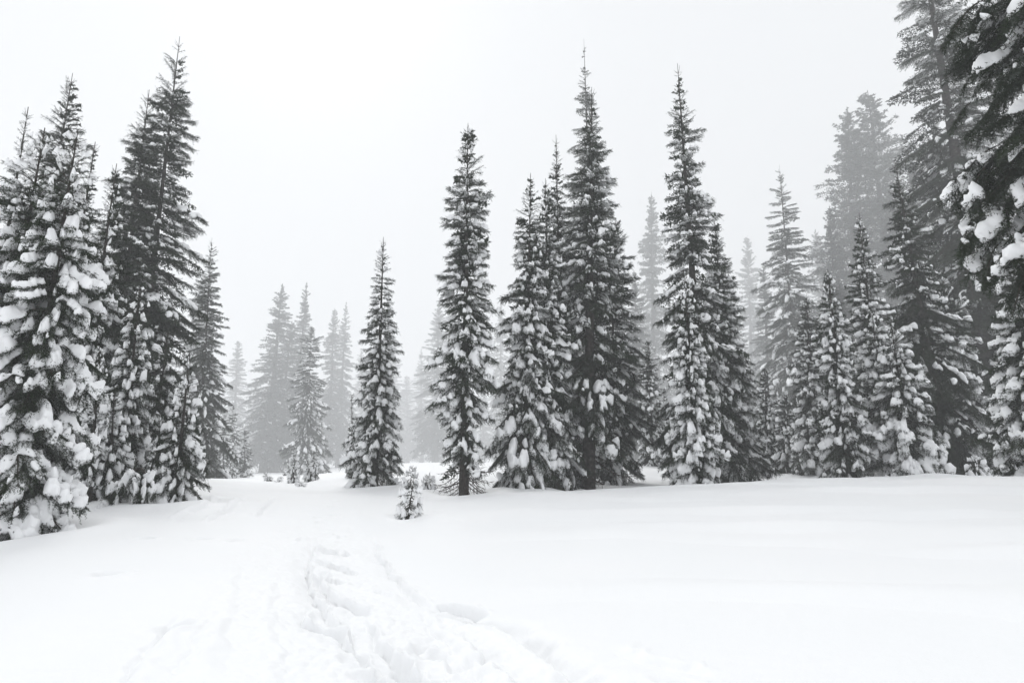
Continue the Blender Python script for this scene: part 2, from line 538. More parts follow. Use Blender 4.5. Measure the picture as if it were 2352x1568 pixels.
def snow_pad(rs, tw, L, cell, sig, th, T, spread=1.0, lump=.35):
    """a snow cushion lying on the twigs of a bough: closed mesh"""
    P_ = []
    for pts, r0, main in tw:
        if pts[-1][2] < pts[0][2] - .7 * np.linalg.norm(pts[-1] - pts[0]): continue
        for i in range(len(pts) - 1):
            k = max(1, int(np.linalg.norm(pts[i + 1] - pts[i]) / (cell * .7)))
            f = (np.arange(k) + .5) / k
            P_.append(pts[i] + (pts[i + 1] - pts[i]) * f[:, None])
    P_ = np.concatenate(P_)
    pad = 4 * sig * cell
    x0, x1 = P_[:, 0].min() - pad, P_[:, 0].max() + pad
    y0, y1 = P_[:, 1].min() - pad, P_[:, 1].max() + pad
    nx, ny = int((x1 - x0) / cell) + 1, int((y1 - y0) / cell) + 1
    D = np.zeros((nx, ny)); Z = np.zeros((nx, ny))
    ix = ((P_[:, 0] - x0) / cell).astype(int); iy = ((P_[:, 1] - y0) / cell).astype(int)
    np.add.at(D, (ix, iy), 1.0); np.add.at(Z, (ix, iy), P_[:, 2])
    k = int(3 * sig) + 1
    g = np.exp(-.5 * (np.arange(-k, k + 1) / sig) ** 2); g /= g.sum()
    blur = lambda M: np.apply_along_axis(lambda v: np.convolve(v, g, 'same'), 1, np.apply_along_axis(lambda v: np.convolve(v, g, 'same'), 0, M))
    Db, Zb = blur(D), blur(Z)
    Zs = Zb / (Db + 1e-6)
    Fm = Db / np.percentile(Db[Db > Db.max() * .2], 80)
    gx = x0 + (np.arange(nx)[:, None] + .5) * cell + np.zeros((1, ny)); gy = y0 + (np.arange(ny)[None, :] + .5) * cell + np.zeros((nx, 1))
    s1 = rs.randint(0, 9999)
    Fm = np.minimum(Fm, 1.2) * (1 + lump * 1.3 * fbm(gx / (.13 * L + .06) + s1 % 50, gy / (.13 * L + .06), s1, 3))
    Fm = Fm * np.clip(gx / (L * .35), 0, 1) ** .6
    H = T * .95 * np.clip((Fm - th) / .38, 0, 1.35) ** .72 * (1 + .32 * fbm(gx / .13, gy / .13, s1 + 3, 3))
    ok = Fm > th
    cellok = ok[:-1, :-1] & ok[1:, :-1] & ok[:-1, 1:] & ok[1:, 1:]
    if cellok.sum() < 6: return None
    ci, cj = np.nonzero(cellok)
    corners = np.stack([np.stack([ci, cj], 1), np.stack([ci + 1, cj], 1), np.stack([ci + 1, cj + 1], 1), np.stack([ci, cj + 1], 1)], 1)
    lin = corners[..., 0] * ny + corners[..., 1]
    uniq, inv = np.unique(lin, return_inverse=True); inv = inv.reshape(-1, 4)
    ui, uj = uniq // ny, uniq % ny
    # relax the outline so the cushion edge is not stepped
    pos = np.stack([gx[ui, uj], gy[ui, uj]], 1)
    edges = np.concatenate([np.sort(inv[:, [k_, (k_ + 1) % 4]], 1) for k_ in range(4)])
    e, cnt = np.unique(edges, axis=0, return_counts=True)
    be = e[cnt == 1]
    for _ in range(3):
        acc = np.zeros_like(pos); c_ = np.zeros(len(pos))
        np.add.at(acc, be[:, 0], pos[be[:, 1]]); np.add.at(c_, be[:, 0], 1)
        np.add.at(acc, be[:, 1], pos[be[:, 0]]); np.add.at(c_, be[:, 1], 1)
        k_ = c_ > 0
        pos[k_] = pos[k_] * .4 + .6 * acc[k_] / c_[k_][:, None]
    bset = np.zeros(len(pos), bool); bset[be.ravel()] = True
    zt = Zs[ui, uj] + np.where(bset, .15, 1.0) * H[ui, uj] + .012
    zb = Zs[ui, uj] - .006 - np.where(bset, .25, .1) * H[ui, uj] * .3
    m = len(uniq)
    V = np.concatenate([np.column_stack([pos, zt]), np.column_stack([pos, zb])])
    top = inv; bot = inv[:, ::-1] + m
    # walls on the boundary edges, oriented by the cell that owns them
    walls = []
    bs = set(map(tuple, be.tolist()))
    for quad in inv:
        for k_ in range(4):
            a_, b_ = quad[k_], quad[(k_ + 1) % 4]
            if (min(a_, b_), max(a_, b_)) in bs:
                walls.append((a_, a_ + m, b_ + m, b_))
    Q = np.concatenate([top, bot, np.array(walls)])
    return V, Q

CLASSES = [.30, .55, .95, 1.5, 2.3]
LIB = {}         # (class, form) -> list of (bough mesh, [snow meshes light..heavy])
FAR = {}         # coarse arrays for merged far crowns
rs = np.random.RandomState(42)
def forms(L):
    return {'up':   dict(a=.45, b=-.25, c=.05, hang=.02, wr=.26),
            'flat': dict(a=.12, b=-.36, c=.20, hang=.20, wr=.43),
            'droop': dict(a=.16, b=-.75, c=.40, hang=.34, wr=.43)}
for ci, L in enumerate(CLASSES):
    for form, kw in forms(L).items():
        if form == 'up' and L > 1.2: continue
        LIB[(ci, form)] = []
        for v in range(4 if L > .5 else 3):
            k2 = dict(kw)
            k2['a'] += rs.uniform(-.06, .06); k2['b'] += rs.uniform(-.08, .08); k2['wr'] *= rs.uniform(.85, 1.15)
            sp = .075 if L < 1 else .095
            tw = make_twigs(rs, L, sp=sp, **k2)
            if form == 'up' or L < .4:
                V, T3, Q = bough_arrays(rs, tw, .0085, .026, .008)
            else:
                V, T3, Q = bough_arrays(rs, tw, .0115, .038, .0135)
            me = mesh_from('bough', V, T3, [m_twig, m_needle], np.concatenate([np.ones(len(T3)), np.zeros(len(Q))]), False, Q)
            pads = []
            for th, T, sig in ((.95, .045 + .02 * L, 1.2), (.87, .075 + .04 * L, 1.5), (.76, .10 + .055 * L, 1.7)):
                cell = .020 + .009 * L
                r_ = snow_pad(rs, tw, L, cell, sig, th, T, lump=.45)
                pads.append(None if r_ is None else mesh_from('snow_clump', r_[0], None, [m_pad], None, True, r_[1]))
            LIB[(ci, form)].append((me, pads))
            if v < 2:
                # coarse copy for the crowns lost in the haze
                twc = [t_ for t_ in tw if len(t_[0]) >= 4 or t_[2] or rs.rand() < .13]
                nv, nf = needles(rs, twc, .085, .115, .07)
                rp = snow_pad(rs, tw, L, .05 + .025 * L, 1.1, .95, .05 + .03 * L, lump=.6)
                FAR.setdefault((ci, form), []).append((nv, nf, rp))
DEAD = []
for v in range(4):
    L = 1.1
    tw = make_twigs(rs, L, .30, -.35, -.25, .45, .16, .1)
    tw = [t_ for t_ in tw if t_[2] or rs.rand() < .45]
    tw = [(p, .016 if m_ else .007, m_) for p, r_, m_ in tw]
    V, T3, Q = bough_arrays(rs, tw, 1, 1, 1, bare=True)
    DEAD.append(mesh_from('dead_branch', V, None, [m_twig], None, False, Q))
# the needle-less shoots round a leader
SHOOT = []
for v in range(3):
    tw = [(np.array([[0, 0, 0], [.5, 0, .08 * v], [1, 0, .25]]), .030, True)]
    V, T3, Q = bough_arrays(rs, tw, 1, 1, 1, bare=True)
    nv, nf = needles(rs, tw, .03, .06, .03, skip=.05)
    SHOOT.append(mesh_from('shoot', np.concatenate([V, nv]), nf + len(V), [m_twig, m_needle],
                           np.concatenate([np.ones(len(nf)), np.zeros(len(Q))]), False, Q))
print('library tris', sum(len(m.polygons) for m in bpy.data.meshes if m.name.startswith('bough')), sum(len(m.polygons) for m in bpy.data.meshes if m.name.startswith('snow_cl')))

def frame(direction, roll=0.0):
    """rotation taking +X to direction with +Z kept as much up as it can be"""
    x = Vector(direction).normalized()
    up = Vector((0, 0, 1))
    y = up.cross(x)
    if y.length < 1e-4: y = Vector((0, 1, 0))
    y.normalize()
    z = x.cross(y)
    m = Matrix((x, y, z)).transposed()
    return m @ Matrix.Rotation(roll, 3, 'X')

# ------------------------------------------------------------------ trees
def profile(u, p, full):
    """crown radius (0..1) at fraction u down from the tip"""
    f = min(1.0, (u / full)) ** p
    return max(.03, f)

def stem_mesh(path, r0, seed, sides=9):
    rs_ = np.random.RandomState(seed)
    m = len(path)
    t = np.linspace(0, 1, m)
    rr_ = r0 * (1 - t) ** 1.1 + min(.009, r0 * .4)
    rr_[0] *= 1.25
    V, Q = tube(path, rr_, sides)
    return mesh_from('trunk', V, None, [m_bark], None, True, Q)

def tag(o, label, cat, group=None, kind=None):
    o['label'] = label; o['category'] = cat
    if group: o['group'] = group
    if kind: o['kind'] = kind
    return o

STAT = [0, 0]
def place_bough(tree, pos, direction, L, form, snow, rs_, cast=None):
    ci = int(np.argmin([abs(math.log(L / c)) for c in CLASSES]))
    if (ci, form) not in LIB: form = 'flat'
    me, pads = LIB[(ci, form)][rs_.randint(len(LIB[(ci, form)]))]
    o = bpy.data.objects.new('branch', me)
    s = L / CLASSES[ci]
    mirror = 1
    M = Matrix.Translation(pos) @ frame(direction, rs_.uniform(-.22, .22)).to_4x4() @ Matrix.Diagonal((s, s * rs_.uniform(.72, 1.0), s, 1))
    o.matrix_basis = M
    link(o, tree)
    STAT[0] += 1
    if rs_.rand() < snow[0]:
        lv = min(2, max(0, int(round(snow[1] + rs_.uniform(-.6, .6)))))
        pm = pads[lv]
        if pm is not None:
            c = bpy.data.objects.new('snow_clump', pm)
            c.matrix_basis = Matrix.Diagonal((1, 1, snow[2] * rs_.uniform(.8, 1.25), 1)) if snow[2] != 1 else Matrix()
            link(c, o)
            STAT[1] += 1
    return o

def layout(H, Rm, p, full, skirt, dens, rs_, maxn=285, top_gap=0.03, irregular=.3, bottom_taper=0.0, pit=(32, -4, -30)):
    """list of (height, azimuth, length, pitch, u)"""
    out = []
    h = H * (1 - top_gap)
    ph = rs_.uniform(0, 6)
    n_est = 0
    while h > H * skirt:
        u = 1 - h / H
        Rr = Rm * profile(u, p, full)
        if bottom_taper and u > 1 - skirt - .25: Rr *= 1 - bottom_taper * (u - (1 - skirt - .25)) / .25
        k = 5 if Rr < .5 else 6
        a0 = rs_.uniform(0, 6.3)
        for i in range(k):
            a = a0 + 6.283 * i / k + rs_.uniform(-.35, .35)
            ir = 1 + irregular * math.sin(2.1 * a + ph + h * 1.7) * .5 + rs_.uniform(-irregular, irregular * .6)
            if rs_.rand() < .05: ir *= 1.25
            L = max(.12, Rr * ir)
            if u < .35: th = pit[0] + (pit[1] - pit[0]) * (u / .35)
            else: th = pit[1] + (pit[2] - pit[1]) * ((u - .35) / .65)
            th += rs_.uniform(-9, 9)
            out.append((h + rs_.uniform(-.06, .06), a, L / max(.75, math.cos(R(th))), th, u))
            if Rr > .55 and rs_.rand() < .55:     # shorter boughs between the whorls
                out.append((h + rs_.uniform(-.2, .2), rs_.uniform(0, 6.3), L * rs_.uniform(.45, .8), th + 6, u))
        step = (.12 + .15 * min(1.2, Rr / 1.2)) / dens
        h -= max(step, H / 95) * rs_.uniform(.7, 1.3)
    if len(out) > maxn:
        keep = np.sort(rs_.choice(len(out), int(maxn), replace=False))
        out = [out[i] for i in keep]
    return out

TREES = []
def tree(name, label, top, base, d, hw, p=.75, full=.9, skirt=.06, dens=1.0, snow=(.7, 1, 1), seed=1, group='snow-covered conifers round the clearing',
         irregular=.3, dead=0, leader=True, stem=.0095, maxn=285, top_gap=.035, pit=(32, -4, -30), cat='conifer', taper=0.0, topsnow=.75, curve=0.0, sink=.25, hmax=None, extra=0):
    """top = (px,row); base = (px or None, row): None means the stem is plumb"""
    rs_ = np.random.RandomState(seed * 7 + 3)
    tx, tz = ray(*top)
    bx = tx if base[0] is None else ray(base[0], base[1])[0]
    B = Vector((bx * d, d, 0))
    B.z = gz(B.x, B.y)
    Tp = Vector((tx * d, d, EYE + tz * d))
    H = Tp.z - B.z
    e = bpy.data.objects.new(name, None)
    e.empty_display_size = .3
    e.location = B
    link(e)
    tag(e, label, cat, group)
    lean = Vector((Tp.x - B.x, 0, 0))
    def stem_at(h):
        t = h / H
        return Vector((lean.x * t + curve * math.sin(t * 3.14159) , curve * .4 * math.sin(t * 4.2), h))
    path = [tuple(stem_at(h)) for h in np.concatenate([[-sink], np.linspace(0.0, H, 12)])]
    tr = bpy.data.objects.new('trunk', stem_mesh(path, stem * H + min(.02, .006 * H), seed))
    link(tr, e)
    Rm = hw / F * d * 1.03
    lay = layout(H, Rm, p, full, skirt, dens, rs_, 9999 if hmax else maxn * 1.35, top_gap, irregular, taper, pit)
    rest = []
    if hmax:        # a tree mostly out of frame: only the boughs on the side towards the clearing
        lay = [l_ for l_ in lay if 4.6 < l_[0] < hmax and -math.cos(l_[1]) - math.sin(l_[1]) > -.35]
        lay = [lay[i] for i in sorted(rs_.choice(len(lay), min(len(lay), maxn), replace=False))]
    elif len(lay) > maxn:        # the boughs one sees least (far side, short) are joined into one part
        sc = np.array([-math.sin(l_[1]) * .9 + .35 * l_[2] / Rm + rs_.uniform(0, .9) for l_ in lay])
        order = np.argsort(-sc)
        rest = [lay[i] for i in order[maxn:]]
        lay = [lay[i] for i in order[:maxn]]
    if rest:
        VN, FN, on = [], [], 0
        for h, a, L, th, u in rest:
            ci = int(np.argmin([abs(math.log(L / c)) for c in CLASSES]))
            form = 'up' if (u < .16 or L < .3) else ('flat' if u < .45 else 'droop')
            if (ci, form) not in FAR: form = 'flat'
            nv, nf, rp = FAR[(ci, form)][rs_.randint(2)]
            t = R(th)
            M = np.array(frame((math.cos(a) * math.cos(t), math.sin(a) * math.cos(t), math.sin(t)), rs_.uniform(-.2, .2))) * (L / CLASSES[ci])
            VN.append(nv @ M.T + np.array(stem_at(min(h, H)))); FN.append(nf + on); on += len(nv)
        o = link(bpy.data.objects.new('inner_foliage', mesh_from('inner_foliage', np.concatenate(VN), np.concatenate(FN), [m_needle])), e)
        o['kind'] = 'stuff'
        STAT.append(sum(len(f_) for f_ in FN))
    if extra:        # smaller boughs hanging from the outer half of the big limbs
        add = []
        for h, a, L, th, u in lay:
            for q_ in range(extra):
                f = rs_.uniform(.35, .85)
                add.append((h + f * L * math.sin(R(th)) - .08 * L * f, a, L * .42 * rs_.uniform(.7, 1.2), th - 12 + rs_.uniform(-20, 12), u, f * L * math.cos(R(th)), rs_.uniform(-.9, .9)))
        lay = lay + add
    for l_ in lay:
        h, a, L, th, u = l_[:5]
        off = Vector((0, 0, 0))
        if len(l_) > 5:
            off = Vector((math.cos(a), math.sin(a), 0)) * l_[5]; a = a + l_[6]
        form = 'up' if (u < .16 or L < .3) else ('flat' if u < .45 else 'droop')
        if form == 'flat' and rs_.rand() < .3: form = 'droop'
        t = R(th)
        dr = Vector((math.cos(a) * math.cos(t), math.sin(a) * math.cos(t), math.sin(t)))
        sn = list(snow)
        if u < .22: sn[0] *= topsnow + (1 - topsnow) * (u / .22); sn[1] = max(0, sn[1] - 1)
        place_bough(e, stem_at(min(h, H)) + off, dr, L, form, sn, rs_)
    if leader:
        Ls = min(.34, max(.12, .02 * H))
        for q_ in range(4):
            a = q_ * 1.57 + rs_.uniform(-.4, .4); t = R(rs_.uniform(18, 42))
            o = bpy.data.objects.new('branch', SHOOT[rs_.randint(3)])
            o.matrix_basis = Matrix.Translation(stem_at(H * (1 - top_gap * .8))) @ frame((math.cos(a) * math.cos(t), math.sin(a) * math.cos(t), math.sin(t))).to_4x4() @ Matrix.Scale(Ls * rs_.uniform(.7, 1.1), 4)
            link(o, e)
    for q_ in range(dead):
        a = rs_.uniform(0, 6.28); h = rs_.uniform(.03, skirt + .02) * H
        o = bpy.data.objects.new('dead_branch', DEAD[rs_.randint(4)])
        o.matrix_basis = Matrix.Translation(stem_at(h)) @ frame((math.cos(a), math.sin(a), rs_.uniform(-.5, .1)), rs_.uniform(-.5, .5)).to_4x4() @ Matrix.Scale(Rm * rs_.uniform(.5, .95), 4)
        link(o, e)
    TREES.append((name, round(H, 1), round(Rm, 2), round(lean.x, 2)))
    return e

# crowns of the trees lost in the haze: four merged shapes, shared
CROWNS = []
for v in range(6):
    rs_ = np.random.RandomState(900 + v)
    H, Rm = 20.0, 2.6
    VN, FN, VS, QS, on, os_ = [], [], [], [], 0, 0
    for h, a, L, th, u in layout(H, Rm, .72 + .08 * (v % 3), .85, .10, .85, rs_, 330, .02, .38, .2 if v % 2 else 0):
        ci = int(np.argmin([abs(math.log(L / c)) for c in CLASSES]))
        form = 'up' if (u < .16 or L < .3) else ('flat' if u < .45 else 'droop')
        if (ci, form) not in FAR: form = 'flat'
        nv, nf, rp = FAR[(ci, form)][rs_.randint(2)]
        s = L / CLASSES[ci]; t = R(th)
        M = np.array(frame((math.cos(a) * math.cos(t), math.sin(a) * math.cos(t), math.sin(t)), rs_.uniform(-.2, .2))) * s
        VN.append(nv @ M.T + [0, 0, h]); FN.append(nf + on); on += len(nv)
        if rp is not None and rs_.rand() < (.45 if u > .2 else .12):
            VS.append(rp[0] @ M.T + [0, 0, h]); QS.append(rp[1] + os_); os_ += len(rp[0])
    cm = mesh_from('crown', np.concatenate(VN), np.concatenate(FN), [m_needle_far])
    sm = mesh_from('snow_load', np.concatenate(VS), None, [m_pad], None, True, np.concatenate(QS))
    tm = stem_mesh([(0.05 * math.sin(k), 0, -1 + 21.0 * k / 9) for k in range(10)], .30, 3, 7)
    CROWNS.append((cm, sm, tm))
print('far crown tris', [len(c[0].polygons) + 2 * len(c[1].polygons) for c in CROWNS])

def far_tree(name, label, top, base, d, hw, seed, group='conifers fading in the fog', skirt=None, snow=True):
    rs_ = np.random.RandomState(seed)
    tx, tz = ray(*top)
    bx = tx if base[0] is None else ray(base[0], base[1])[0]
    B = Vector((bx * d, d, 0)); B.z = gz(B.x, B.y)
    H = EYE + tz * d - B.z
    Rm = hw / F * d
    cm, sm, tm = CROWNS[seed % 6]
    e = bpy.data.objects.new(name, None); e.location = B
    sh = (tx - bx) * d / H
    e.rotation_euler = (0, math.atan(sh), rs_.uniform(0, .0))
    link(e); tag(e, label, 'conifer', group)
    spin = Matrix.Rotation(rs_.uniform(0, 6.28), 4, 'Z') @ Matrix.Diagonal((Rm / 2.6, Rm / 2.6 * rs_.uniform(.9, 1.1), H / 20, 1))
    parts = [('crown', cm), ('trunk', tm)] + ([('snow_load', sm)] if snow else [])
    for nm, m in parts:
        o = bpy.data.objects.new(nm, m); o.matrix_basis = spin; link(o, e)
        if nm == 'snow_load': o['kind'] = 'stuff'
    TREES.append((name, round(H, 1), round(Rm, 2), 'far'))
    return e

HEAVY = (.92, 1.6, 1.25); FULL = (.9, 1.3, 1.15); MED = (.85, .9, 1.1); LIGHT = (.7, .45, 1)
GL = 'snow-laden conifers on the left bank'
GC = 'conifers standing in the middle of the clearing'
GRR = 'conifers behind the drift on the right'
# ---- left cluster
tree('snowy_fir', 'near fir under thick snow pillows, right of the twin bare tips at far left', (179, 298), (30, 1248), 10.6, 118, p=.62, full=.55, skirt=.03, dens=.95, snow=(.95, 1.8, 1.1), seed=1, group=GL, pit=(25, -14, -38), irregular=.25, dead=3)
tree('snowy_fir', 'near fir loaded with snow, left of the twin bare tips at far left', (103, 294), (-66, 1255), 10.9, 125, p=.62, full=.6, skirt=.03, dens=.95, snow=(.95, 1.8, 1.1), seed=2, group=GL, pit=(25, -14, -38), irregular=.25)
tree('snowy_fir', 'thin gappy fir with snow on its sticking-out boughs, top left behind the twin tips', (65, 246), (-90, 1190), 14.5, 78, p=.8, full=.8, skirt=.05, dens=.75, snow=FULL, seed=3, group=GL, irregular=.45)
tree('tall_fir', 'tall greyish fir with bare gap below its tip, rising behind the twin tips at left', (167, 168), (10, 1120), 21, 84, p=.6, full=.7, skirt=.05, dens=.9, snow=LIGHT, seed=4, group=GL, irregular=.4)
tree('slender_fir', 'slender open-topped fir right of the twin tips, between thick snowy neighbours', (219, 326), (None, 1150), 16.5, 70, p=.95, full=.9, skirt=.04, dens=.85, snow=FULL, seed=5, group=GL, irregular=.35)
tree('snowy_fir', 'mid-height snowy fir just left of the two tall dark spires', (268, 376), (160, 1150), 16, 92, p=.75, full=.8, skirt=.03, dens=1.2, snow=FULL, seed=6, group=GL)
tree('tall_fir', 'left and shorter of the two tall dark spires on the left', (343, 206), (232, 1125), 22.5, 100, p=.68, full=.8, skirt=.05, dens=1.12, snow=LIGHT, seed=7, group=GL, irregular=.35)
tree('tall_fir', 'tallest dark spire of the left group, reaching highest on the left', (413, 84), (292, 1125), 23.5, 130, p=.74, full=.8, skirt=.06, dens=1.2, snow=(.6, .5, 1), seed=8, group=GL, irregular=.38, pit=(30, -2, -34))
tree('snowy_fir', 'snow-plastered young fir in front of the foot of the two dark spires', (322, 655), (275, 1148), 15.6, 66, p=.7, full=.7, skirt=.02, dens=1.2, snow=HEAVY, seed=9, group=GL)
tree('narrow_fir', 'very narrow young fir caked in snow beside the big near fir', (229, 800), (205, 1152), 14.2, 26, p=.5, full=.4, skirt=.02, dens=1.4, snow=HEAVY, seed=10, group=GL, top_gap=.02)
tree('snowy_fir', 'snowy young fir filling the gap left of the small pointed fir', (385, 760), (345, 1130), 17.5, 52, p=.6, full=.6, skirt=.02, dens=1.2, snow=MED, seed=11, group=GL)
tree('snowy_fir', 'low snow-caked fir with lumpy crown behind the bowed sapling', (262, 905), (250, 1150), 14.6, 46, p=.6, full=.6, skirt=.02, dens=1.2, snow=HEAVY, seed=14, group=GL)
tree('small_fir', 'small pointed fir with bare tip, rightmost on the left bank', (436, 808), (403, 1146), 15.0, 52, p=.68, full=.75, skirt=.02, dens=1.25, snow=(.9, 1.6, 1.15), seed=12, group=GL, irregular=.35, dead=3)
tree('hazy_fir', 'greyish fir with ragged crown right behind the small pointed fir', (487, 546), (453, 1097), 48, 70, p=.75, full=.85, skirt=.02, dens=1.12, snow=LIGHT, seed=13, group=GL, irregular=.35)

# bowed sapling: the stem bends over and touches the snow
def bowed_sapling():
    rs_ = np.random.RandomState(77)
    d = 13.9
    b0 = at(243, 1152, d); b0.z = gz(b0.x, b0.y)
    e = bpy.data.objects.new('bowed_sapling', None); e.location = b0; link(e)
    tag(e, 'sapling bowed right over under its snow in front of the left bank trees', 'sapling', GL)
    w = at(340, 1075, d) - b0
    P_ = [Vector((0, 0, -.1)), Vector((w.x * .25, 0, w.z * .42)), Vector((w.x * .6, -.05, w.z * .86)), Vector((w.x * .88, -.08, w.z)), Vector((w.x * 1.02, -.1, w.z * .72)), Vector((w.x * 1.03, -.12, w.z * .35))]
    pts = smooth_line(np.array([tuple(p_) for p_ in P_]), 5)
    V, Q = tube(pts, np.linspace(.045, .01, len(pts)), 7)
    link(bpy.data.objects.new('trunk', mesh_from('trunk', V, None, [m_bark], None, True, Q)), e)
    for k in range(90):
        i = rs_.randint(1, len(pts) - 1)
        a = rs_.uniform(0, 6.28)
        dr = (math.cos(a), math.sin(a), -rs_.uniform(.5, 1.6))
        place_bough(e, Vector(pts[i]), dr, rs_.uniform(.25, .62), 'droop', (.85, 1.8, 1.1), rs_)
bowed_sapling()

# ---- middle left, in the fog
far_tree('foggy_fir', 'broad grey fir left of the foggy middle group, highest of that group on its left', (650, 650), (604, 1091), 211.9, 87, 1)
far_tree('foggy_fir', 'grey fir with a pointed tip just right of the broad foggy fir', (705, 645), (668, 1088), 224.7, 56, 2)
far_tree('foggy_fir', 'shorter fir hidden between the two highest foggy tips', (672, 735), (630, 1090), 211.9, 62, 3)
tree('foggy_fir', 'snow-flecked fir standing before the foggy middle group, above the snowy saplings', (716, 745), (700, 1092), 115, 48, p=.6, full=.7, skirt=.03, dens=1.12, snow=MED, seed=21, group='conifers fading in the fog')
far_tree('foggy_fir', 'pale fir second from the right in the foggy middle group', (770, 705), (748, 1080), 288.2, 52, 4)
far_tree('foggy_fir', 'pale fir at the right end of the foggy middle group', (796, 690), (775, 1078), 305.1, 49, 5)
far_tree('foggy_fir', 'barely visible fir left of the foggy middle group', (548, 780), (530, 1086), 330.6, 47, 0)
far_tree('foggy_fir', 'faint fir just right of the small pointed grey fir, low in the fog', (590, 870), (575, 1086), 400.3, 40, 2)
far_tree('ghostly_fir', 'ghostly fir showing left of the slender spire in the centre', (1008, 700), (1000, 1066), 302.2, 69, 3)
far_tree('ghostly_fir', 'ghostly fir between the slender central spire and the dark clump', (1150, 690), (1150, 1064), 366.3, 54, 1)
far_tree('ghostly_fir', 'faintest fir low in the fog right of the tree with the visible trunk', (935, 860), (935, 1064), 503.5, 52, 4)
far_tree('ghostly_fir', 'faint fir deep in the fog beside the left edge of the slender central spire', (968, 800), (968, 1064), 457.8, 47, 5)
far_tree('ghostly_fir', 'faint fir deep in the fog behind the tree with the visible trunk', (900, 790), (900, 1066), 457.8, 49, 0)
far_tree('ghostly_fir', 'faint fir deep in the fog left of the tree with the visible trunk', (830, 800), (830, 1070), 434.9, 49, 1)
far_tree('ghostly_fir', 'faint low fir right of the slender central spire', (1110, 880), (1110, 1066), 412.2, 40, 2)
far_tree('ghostly_fir', 'faint low fir at the left edge of the dark central clump', (1185, 820), (1185, 1064), 412.2, 47, 3)
for i, (px, row, hw, dd, lab) in enumerate([(514, 938, 22, 74, 'leftmost of three snowy saplings at the foot of the greyish fir'),
                                             (535, 925, 20, 78, 'middle of three snowy saplings at the foot of the greyish fir'),
                                             (562, 985, 18, 80, 'rightmost and lowest of three snowy saplings by the greyish fir')]):
    tree('sapling', lab, (px, row), (px, 1092), dd, hw, p=.6, full=.6, skirt=.02, dens=.8, snow=FULL, seed=30 + i, group='snowy saplings', leader=False, cat='sapling', maxn=90)
tree('snowy_fir', 'small snowy fir in the gap between the slender spire and the dark clump', (1157, 870), (1160, 1066), 84, 28, p=.6, full=.7, skirt=.02, dens=.8, snow=FULL, seed=34, group='snowy saplings', maxn=120)
# ---- small trees in the clearing
SG = 'small trees poking out of the clearing snow'
def sapling(label, top, base, d, hw, seed, snow=HEAVY, **k):
    kw = dict(p=.5, full=.6, skirt=.04, dens=1.5, maxn=110, irregular=.25, leader=False, cat='sapling', top_gap=.03, pit=(20, -20, -35))
    kw.update(k)
    return tree('sapling', label, top, base, d, hw, snow=snow, seed=seed, group=SG, **kw)
sapling('snow-caked sapling with a knob of snow on top, left of the pair in the clearing', (676, 1028), (674, 1109), 30.5, 15, 41, p=.6, full=.9)
sapling('taller snow-caked sapling at the right of the pair in the clearing', (721, 1034), (720, 1103), 32, 14, 42)
sapling('short lumpy sapling leaning against the taller caked one in the clearing', (706, 1056), (711, 1106), 31.5, 14, 43)
sapling('tuft of a buried sapling just right of the left caked sapling', (690, 1109), (694, 1123), 26, 9, 44, dens=3)
sapling('sprig of a buried sapling leaning left below the foggy trunks', (609, 1088), (625, 1112), 32, 12, 45, snow=MED, dens=3)
sapling('tiny sprig sticking out of the snow right of the leaning sprig', (645, 1098), (640, 1112), 32, 7, 46, snow=MED, dens=3)
sapling('nearest sapling, its bare stiff tip above a snow-choked crown', (951, 1096), (936, 1193), 14.3, 27, 47, snow=(.97, 1.7, 1.2), top_gap=.36, leader=True, dens=2.2, p=.45, full=.75)
sapling('snow-choked sapling directly behind the nearest sapling', (948, 1072), (940, 1122), 21.5, 18, 48, dens=2)
sapling('round snow-covered bush at the left foot of the slender central spire', (984, 1094), (985, 1122), 22.5, 19, 49, dens=3, skirt=.02)
sapling('thin sapling tip showing at the left shoulder of the tree with visible trunk', (808, 905), (808, 1094), 36, 20, 50, snow=MED, p=.9, full=1, leader=True)
# ---- centre
tree('open_fir', 'pointed fir with a clear dark trunk, left of the slender central spire', (881, 544), (861, 1116), 23.6, 67, p=.72, full=.95, skirt=.085, dens=.92, snow=(.9, 1.1, 1.1), seed=51, group=GC, irregular=.3, dead=8, stem=.012)
tree('slender_fir', 'slender central spire with gaps showing its trunk and dead twigs at its foot', (1075, 283), (1065, 1141), 20.3, 76, p=.55, full=.62, taper=.35, skirt=.10, dens=.85, snow=(.85, 1.35, 1.1), seed=52, group=GC, irregular=.38, dead=34, stem=.012)
tree('snowy_fir', 'leftmost tip of the dark central clump', (1219, 397), (1205, 1124), 22.3, 96, p=.74, full=.9, skirt=.075, dens=1.2, snow=(.88, 1.15, 1.2), seed=53, group=GC, dead=26, pit=(30, -8, -38))
tree('snowy_fir', 'second tip of the dark central clump, shorter and squat on top', (1253, 410), (1262, 1126), 22.9, 78, p=.72, full=.85, skirt=.04, dens=1.12, snow=(.88, 1.2, 1.2), seed=54, group=GC)
tree('slender_fir', 'thin bare-tipped spire third from the left in the dark central clump', (1277, 310), (1292, 1120), 24.5, 80, p=.85, full=.9, skirt=.04, dens=.95, snow=(.88, 1.15, 1.2), seed=55, group=GC)
tree('tall_fir', 'broad dark fir with thick trunk at the right of the central clump', (1359, 200), (1352, 1126), 24, 108, p=.72, full=.8, skirt=.15, dens=1.2, snow=(.75, .95, 1.2), seed=56, group=GC, irregular=.35, dead=6, stem=.016, pit=(26, -4, -36))
tree('hazy_fir', 'tallest hazy spire rising above the dark central clump', (1341, 90), (1375, 1078), 58, 86, p=.8, full=.8, skirt=.05, dens=.95, snow=LIGHT, seed=57, group=GC, irregular=.35)
